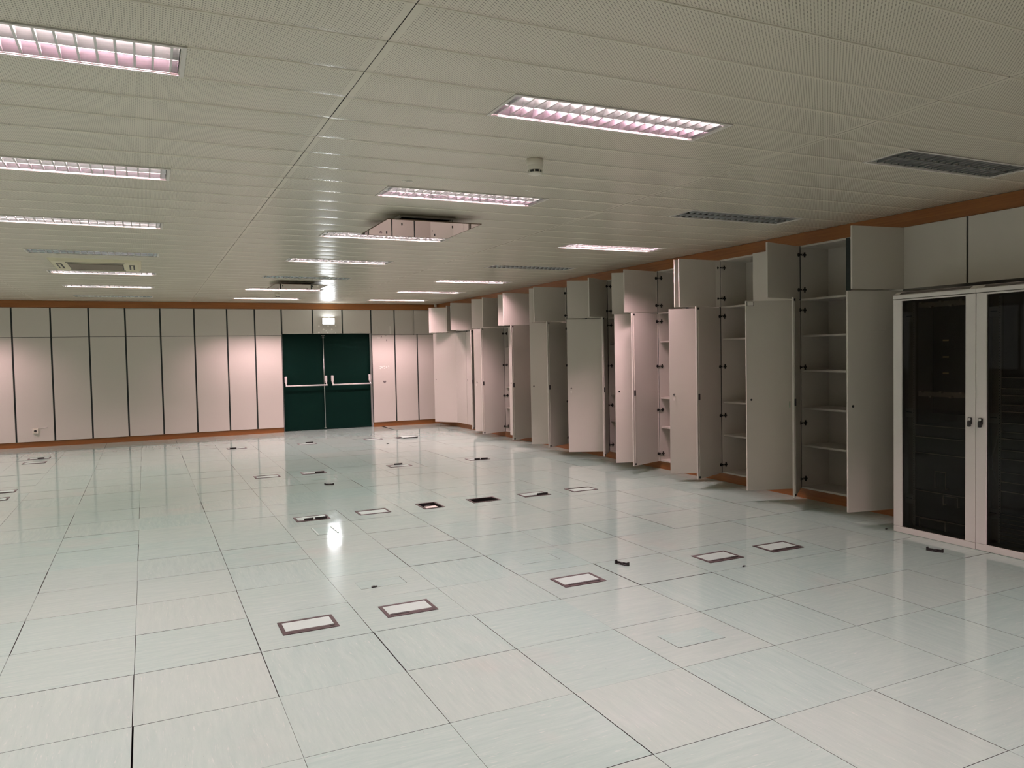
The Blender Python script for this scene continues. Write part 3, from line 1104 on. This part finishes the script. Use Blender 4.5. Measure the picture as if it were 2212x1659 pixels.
# blanking plates let into the tiles
CP = [(2.6018, 5.11, .305, .186, 0, 'flush blanking plate in the tile with a dark edge, behind the full-slot floor box'), (1.4018, 5.09, .311, .175, 0, 'flush blanking plate with a black scrap on it'),
      (2.6018, 3.285, .304, .184, 0, 'flush blanking plate nearest to view, toward the right'), (1.4018, 6.885, .187, .296, 0, 'blanking plate with raised plastic edges in front of the floor box with upright flaps'), (2.0218, 9.91, .305, .189, 0, 'flush blanking plate beside the black clip, farther back')]
for k, (x, y, w, d, rz, lab) in enumerate(CP):
    r = tag(empty('blanking_plate', (x, y, 0), rz), lab, 'cover plate', 'blanking plates in the floor')
    m = MB(); m.box(-w / 2, w / 2, -d / 2, d / 2, -.001, .0016)
    m.build('plate', M['floor'], r)
    if k == 3:
        for sx in (-1, 1):
            m = MB(); m.box(sx * (w / 2 - .016), sx * w / 2, -d / 2, d / 2, .0016, .006, 0, .002)
            q = m.build('raised_edge', M['lid'], r); q['label'] = 'raised pale plastic edge'
    m = MB()
    g = .0016
    if k in (0, 1, 4):
        m.box(-w / 2, w / 2, d / 2, d / 2 + g * 1.6, -.001, .0012); m.box(w / 2, w / 2 + g * 2.2, -d / 2, d / 2, -.001, .0012)
        m.box(-w / 2, 0, -d / 2 - g * .5, -d / 2, -.001, .0012)
    else:
        m.ring(-w / 2 - g * .6, w / 2 + g * .6, -d / 2 - g * .6, d / 2 + g * .6, g * .6, -.001, .0012)
    m.build('edge_gap', M['void'], r)


def clip_mesh():
    m = MB()
    m.box(-.058, .058, -.011, .011, 0, .006, 0, .002)
    m.box(-.058, .058, .006, .011, .004, .018, 0, .002)
    m.box(-.058, -.046, -.011, .011, .004, .028, 0, .002)
    m.box(.046, .058, -.011, .011, .004, .026, 0, .002)
    m.box(-.012, .012, -.006, .011, .004, .014, 0, .002)
    return m.mesh('plastic_clip', M['black'])


CL = clip_mesh()
for x, y, a, lab in ((3.07, 4.655, -68, 'black plastic clip lying on the tile with the widest dark joint'), (5.29, 3.805, -70, 'black plastic clip lying in front of the glass-front racks'), (1.97, 9.345, -30, 'black plastic clip lying by the farther blanking plate')):
    tag(link('plastic_clip', CL, None, (x, y, .001), math.radians(a)), lab, 'clip', 'broken floor box clips')
for x, y, s, lab in ((1.335, 5.005, .020, 'black scrap lying on a blanking plate'), (3.84, 13.23, .022, 'dark crumb on the floor before the far row of floor boxes'), (5.60, 4.47, .014, 'dark crumb beside the foot of the left rack'), (3.79, 4.19, .014, 'black crumb in front of the second floor box from the racks')):
    m = MB(); m.box(-s, s, -s * .35, s * .35, .001, .001 + s * .35, 0, s * .08); m.box(-s * .5, s * .2, -s * .2, s * .5, .001, .001 + s * .5, 0, s * .08)
    tag(m.build('plastic_scrap', M['black'], None, (x, y, .001), .3), lab, 'scrap', 'small scraps on the floor')

# ------------------------------------------------------------------ ceiling fittings
def smoke_detector(x, y, label):
    r = tag(empty('smoke_detector', (x, y, H)), label, 'smoke detector', 'smoke detectors')
    m = MB(); m.lathe([(0, .0), (.050, .0), (.050, -.036), (.046, -.040)], (0, 0, 0), 28)
    m.build('base', M['plastic'], r)
    m = MB(); m.lathe([(.046, -.040), (.045, -.062), (.041, -.066), (.030, -.066), (.030, -.085), (.0, -.085)], (0, 0, 0), 28)
    m.build('body', M['plastic'], r)
    m = MB(); m.lathe([(.036, -.066), (.036, -.084)], (0, 0, 0), 28); m.build('mesh_screen', M['black'], r)
    m = MB()
    m.lathe([(.044, -.082), (.043, -.088), (.030, -.092), (0, -.093)], (0, 0, 0), 28); m.lathe([(0, -.081), (.044, -.082)], (0, 0, 0), 28)
    for k in range(8):
        a = k * math.pi / 4 + .2
        m.cyl((.041 * math.cos(a), .041 * math.sin(a), -.064), (.041 * math.cos(a), .041 * math.sin(a), -.084), .0035, 6)
    m.build('cap', M['plastic'], r)


smoke_detector(2.172, 4.175, 'white smoke detector on the ceiling between the two nearest middle lights')
smoke_detector(2.17, 14.10, 'small white smoke detector far off near the back wall lights')

# cassette air conditioner
ac = tag(empty('air_conditioner', (-.468, 10.41, H)), 'cream square cassette air conditioner in the ceiling', 'air conditioner')
m = MB()
a, b, z = .475, .44, -.035
P0 = [(-a, -a, 0), (a, -a, 0), (a, a, 0), (-a, a, 0)]; P1 = [(-b, -b, z), (b, -b, z), (b, b, z), (-b, b, z)]
m.face(P1)
for k in range(4):
    m.face([P0[k], P0[(k + 1) % 4], P1[(k + 1) % 4], P1[k]])
m.build('panel', M['ac'], ac)
for (x0, x1, y0, y1) in ((-.30, .30, -.405, -.345), (-.30, .30, .345, .405), (-.405, -.345, -.26, .26), (.345, .405, -.26, .26)):
    m = MB(); m.box(x0, x1, y0, y1, z - .0015, z + .004)
    q = m.build('air_slot', M['black'], ac); q['label'] = 'dark air outlet slot'
    m = MB()
    if x1 - x0 > .3: m.box(x0 + .01, x1 - .01, (y0 + y1) / 2 - .004, (y0 + y1) / 2 + .018, z - .006, z - .002)
    else: m.box((x0 + x1) / 2 - .012, (x0 + x1) / 2 + .012, y0 + .03, y1 - .03, z - .006, z - .002)
    m.build('flap', M['ac'], q)
m = MB(); m.box(-.285, .285, -.285, .285, z - .004, z)
for k in range(26):
    y = -.27 + k * .0216
    m.box(-.275, .275, y, y + .010, z - .008, z - .004, 1)
m.build('intake_grille', [M['black'], M['rackcol']], ac)


# ceiling grilles and mirror deflectors hung below them
def grille(x, y, label):
    r = tag(empty('ceiling_grille', (x, y, H)), label, 'grille', 'ceiling air grilles')
    m = MB(); m.ring(-.25, .25, -.25, .25, .03, -.014, -.001, 0, .002); m.build('frame', M['white'], r)
    m = MB(); m.box(-.225, .225, -.225, .225, -.004, -.001); m.build('backing', M['void'], r)
    m = MB()
    for k in range(14):
        yy = -.21 + k * .031
        m.face([(-.221, yy, -.013), (.221, yy, -.013), (.221, yy + .022, -.004), (-.221, yy + .022, -.004)])
        m.face([(-.221, yy, -.0115), (.221, yy, -.0115), (.221, yy + .022, -.0025), (-.221, yy + .022, -.0025)])
    m.build('slats', M['grey'], r)


def deflector(x0, x1, y0, y1, z, gx, gy, label):
    c = ((x0 + x1) / 2, (y0 + y1) / 2)
    r = tag(empty('mirror_panel', (*c, z)), label, 'mirror panel', 'mirror panels hung under the ceiling')
    w, d = (x1 - x0) / 2, (y1 - y0) / 2
    m = MB(); m.box(-w, w, -d, d, 0, .005); m.build('sheet', M['mirror'], r)
    m = MB(); m.ring(-w - .002, w + .002, -d - .002, d + .002, .003, -.001, .007); m.build('rim', M['edge'], r)
    for sx in (-1, 1):
        for sy in (-1, 1):
            px, py = gx - c[0] + sx * .225, gy - c[1] + sy * .225
            m = MB(); m.tube([(px, py, H - z - .002), (px, py, -.004)], .0022, 6); m.cyl((px, py, -.010), (px, py, .03), .006, 8)
            m.build('hanger', M['black'], r)


grille(2.200, 6.440, 'dark slatted ceiling grille above the pink-reflecting mirror panel')
deflector(1.797, 2.610, 6.020, 6.845, 2.640, 2.2, 6.44, 'square mirror panel hung below the nearer grille, reflecting pink cabinets')
grille(2.165, 12.35, 'small slatted ceiling grille above the farther mirror panel')
deflector(1.79, 2.58, 11.86, 12.66, 2.655, 2.165, 12.35, 'square mirror panel hung below the farther grille, grey in reflection')

ms = tag(empty('motion_sensor', (6.0, 16.55, H)), 'small white cylindrical sensor in the far ceiling corner', 'sensor')
m = MB(); m.lathe([(0, 0), (.032, 0), (.032, -.05), (.026, -.062), (0, -.066)], (0, 0, 0), 18); m.build('body', M['plastic'], ms)

# white chips stuck on the ceiling
for x, y, s in ((1.60, 4.975, .011), (1.635, 4.985, .014), (1.652, 4.98, .012), (2.515, 4.97, .012), (2.535, 4.978, .009), (2.58, 4.98, .006)):
    m = MB(); m.disc((0, 0, -.003), s, 2, .003, 9, 0, s * .8)
    tag(m.build('adhesive_dot', M['glue'], None, (x, y, H)), 'white adhesive dot stuck on the ceiling before the second middle light', 'adhesive dot', 'white dots on the ceiling')

# ------------------------------------------------------------------ glass fronted racks
RX = 5.599


def rack(y0, y1, label, which):
    r = tag(empty('server_rack', (RX, (y0 + y1) / 2, 0)), label, 'server rack', 'glass-front server racks')
    h = (y1 - y0) / 2
    D = .80
    m = MB()
    m.box(.03, D, h - .012, h - .001, .0, 1.945); m.box(.03, D, -h + .001, -h + .012, .0, 1.945)
    m.box(D - .01, D, -h + .012, h - .012, .0, 1.945); m.box(.03, D - .01, -h + .012, h - .012, 1.925, 1.945); m.box(.03, D - .01, -h + .012, h - .012, .0, .03)
    m.build('casing', M['rackin'], r)
    m = MB()   # sloping top cover
    P = [(-.002, 1.928), (-.002, 1.957), (.05, 1.985), (D, 1.985), (D, 1.946), (.03, 1.946), (.03, 1.928)]
    for y in (-h + .0005, h - .0005):
        m.face([(p[0], y, p[1]) for p in P])
    for a, b in zip(P, P[1:] + P[:1]):
        m.face([(a[0], -h + .0005, a[1]), (b[0], -h + .0005, b[1]), (b[0], h - .0005, b[1]), (a[0], h - .0005, a[1])])
    m.build('top_cover', M['rack'], r)
    m = MB()   # mesh strip in the slope
    nx, nz = -.02, .04
    m.face([(-.001 + .008 - .0006, -h + .05, 1.9615 + .0012), (-.001 + .044 - .0006, -h + .05, 1.981 + .0012), (-.001 + .044 - .0006, h - .05, 1.981 + .0012), (-.001 + .008 - .0006, h - .05, 1.9615 + .0012)])
    m.build('vent_strip', M['grey'], r)
    m = MB()
    m.box(0, .028, h - .080, h - .0015, .052, 1.922, 0, .002)
    m.box(0, .028, -h + .0015, -h + .080, .052, 1.922, 0, .002)
    m.box(.0, .028, -h + .080, h - .080, 1.910, 1.922)
    df = m.build('glass_door', M['rack'], r)
    m = MB(); m.box(0, .028, -h + .0015, h - .0015, .002, .050, 0, .002); m.build('base_plinth', M['rack'], r)
    m = MB(); m.box(.010, .014, -h + .080, h - .080, .052, 1.910); m.build('glass', M['glass'], df)
    ks = -h + .040 if which == 0 else h - .040
    m = MB()
    m.box(-.012, 0, ks - .016, ks + .016, .945, .995, 0, .005)
    m.box(-.026, -.006, ks - .011, ks + .011, .925, .968, 0, .005)
    m.disc((-.013, ks, .982), .010, 0, .003, 14, 1)
    q = m.build('handle', [M['black'], M['steel']], df); q['label'] = 'black swing handle'
    # inner columns, rails
    for s in (-1, 1):
        m = MB(); m.box(.10, .115, s * (h - .115) - .010, s * (h - .115) + .010, .06, 1.90)
        for k in range(90):
            z = .09 + k * .02
            m.box(.0985, .1002, s * (h - .115) - .003, s * (h - .115) + .003, z, z + .008, 1)
        m.build('mounting_rail', [M['rackin'], M['black']], r)
        m = MB(); m.box(.16, .20, s * (h - .050) - .03, s * (h - .050) + .03, .06, 1.90); m.build('side_column', M['rackcol'], r)
        for z in (.23, .95, 1.745):
            m = MB(); m.box(.13, .16, s * (h - .055) - .042, s * (h - .055) + .042, z, z + .075, 0, .002); m.box(.128, .131, s * (h - .055) - .02, s * (h - .055) + .03, z + .04, z + .046, 1)
            m.build('side_bracket', [M['rackin'], M['black']], r)
    return r, h


def rackdev(yc, z0, z1, label, w=.215, x=.085, edge=True, handle=None, name='rack_unit'):
    r = tag(empty(name, (RX + x, yc, z0)), label, 'rack unit', 'equipment in the racks')
    m = MB(); m.box(.004, .55, -w, w, 0, z1 - z0, 0, .002); m.build('case', M['device'], r)
    if edge:
        m = MB(); m.box(0, .004, -w, w, z1 - z0 - .006, z1 - z0); m.build('trim_edge', M['devedge'], r)
    if handle:
        a, b, c, d = handle
        m = MB(); m.tube([(.004, a, c), (-.03, a, c), (-.03, a, d), (-.03, b, d), (-.03, b, c), (.004, b, c)], .0035, 8); m.build('handle', M['devedge'], r)
    return r


r1, h1 = rack(3.700, 4.402, 'left glass-front rack, mostly empty, beside the open cabinets', 0)
r2, h2 = rack(2.996, 3.698, 'right glass-front rack packed with units, cut by the edge of view', 1)
y1c, y2c = (3.70 + 4.402) / 2, (2.996 + 3.698) / 2
m = MB()
m.box(.30, .304, -.215, .215, .98, 1.90)
m.build('back_panel', M['device'], r1)
for z, nme in ((1.87, 'upper'), (1.150, 'lower')):
    c = tag(empty('cable_manager', (RX + .12, y1c, z)), 'beige cable manager bar with tabs, %s one in the left rack' % nme, 'cable manager', 'cable managers')
    m = MB(); m.box(0, .012, -.21, .21, -.02, .02); m.build('bar', M['rackcol'], c)
    m = MB()
    for k in range(5):
        m.box(-.03, 0, -.17 + k * .085 - .01, -.17 + k * .085 + .01, -.026 if k % 2 else .012, -.012 if k % 2 else .026)
    m.build('tabs', M['devedge'], c)
for z, nme in ((1.582, 'top'), (1.447, 'middle'), (1.314, 'bottom')):
    m = MB(); m.box(0, .002, -.026, .026, -.006, .006)
    tag(m.build('label_strip', M['yellow'], None, (RX + .297, y1c + .097, z)), 'small yellowed label strip in the left rack, %s of three' % nme, 'label', 'yellowed labels in the left rack')
for k, (z0, z1, hd, nme) in enumerate(((.06, .145, (.15, -.07, .01, .084), 'lowest'), (.15, .364, (-.054, -.173, .13, .205), 'second lowest'), (.37, .675, (.017, -.073, .04, .17), 'middle'), (.68, .804, None, 'fourth from the floor'), (.81, .899, None, 'topmost'))):
    rackdev(y1c, z0, z1, 'dark unit with a pale top edge in the left rack, %s' % nme, handle=hd)
zz = [.30, .46, .53, .60, .70, .765, .85, .90, .965, 1.05, 1.10, 1.17, 1.22, 1.30]
names = ['lowest', 'second', 'third', 'fourth', 'fifth', 'sixth', 'seventh', 'eighth', 'ninth', 'tenth', 'eleventh', 'twelfth', 'topmost']
for k in range(13):
    rackdev(y2c, zz[k] + .002, zz[k + 1] - .002, 'black unit in the right rack, %s of its stack above the blade chassis' % names[k])
ch = tag(empty('blade_chassis', (RX + .07, y2c, .06)), 'black chassis of stacked thin blades at the bottom of the right rack', 'chassis')
m = MB(); m.box(.006, .5, -.215, .215, 0, .235, 0, .003); m.build('case', M['device'], ch)
for k in range(7):
    for s in (-1, 1):
        m = MB(); m.box(0, .006, .008 if s > 0 else -.207, .207 if s > 0 else -.008, .012 + k * .032, .036 + k * .032, 0, .001); m.box(-.001, .0, .02 if s > 0 else -.2, .2 if s > 0 else -.02, .033 + k * .032, .036 + k * .032, 1)
        m.build('blade', [M['black'], M['devedge']], ch)
cb_ = MB(); yy = y2c + .25
cb_.tube([(RX + .09, yy - .02, .95), (RX + .08, yy + .0, .80), (RX + .08, yy + .03, .70), (RX + .08, yy + .025, .62), (RX + .085, yy - .01, .50), (RX + .09, yy - .02, .42)], .004, 8)
tag(cb_.build('cable', M['rackin'], None), 'thin grey cable hanging at the side of the right rack', 'cable')
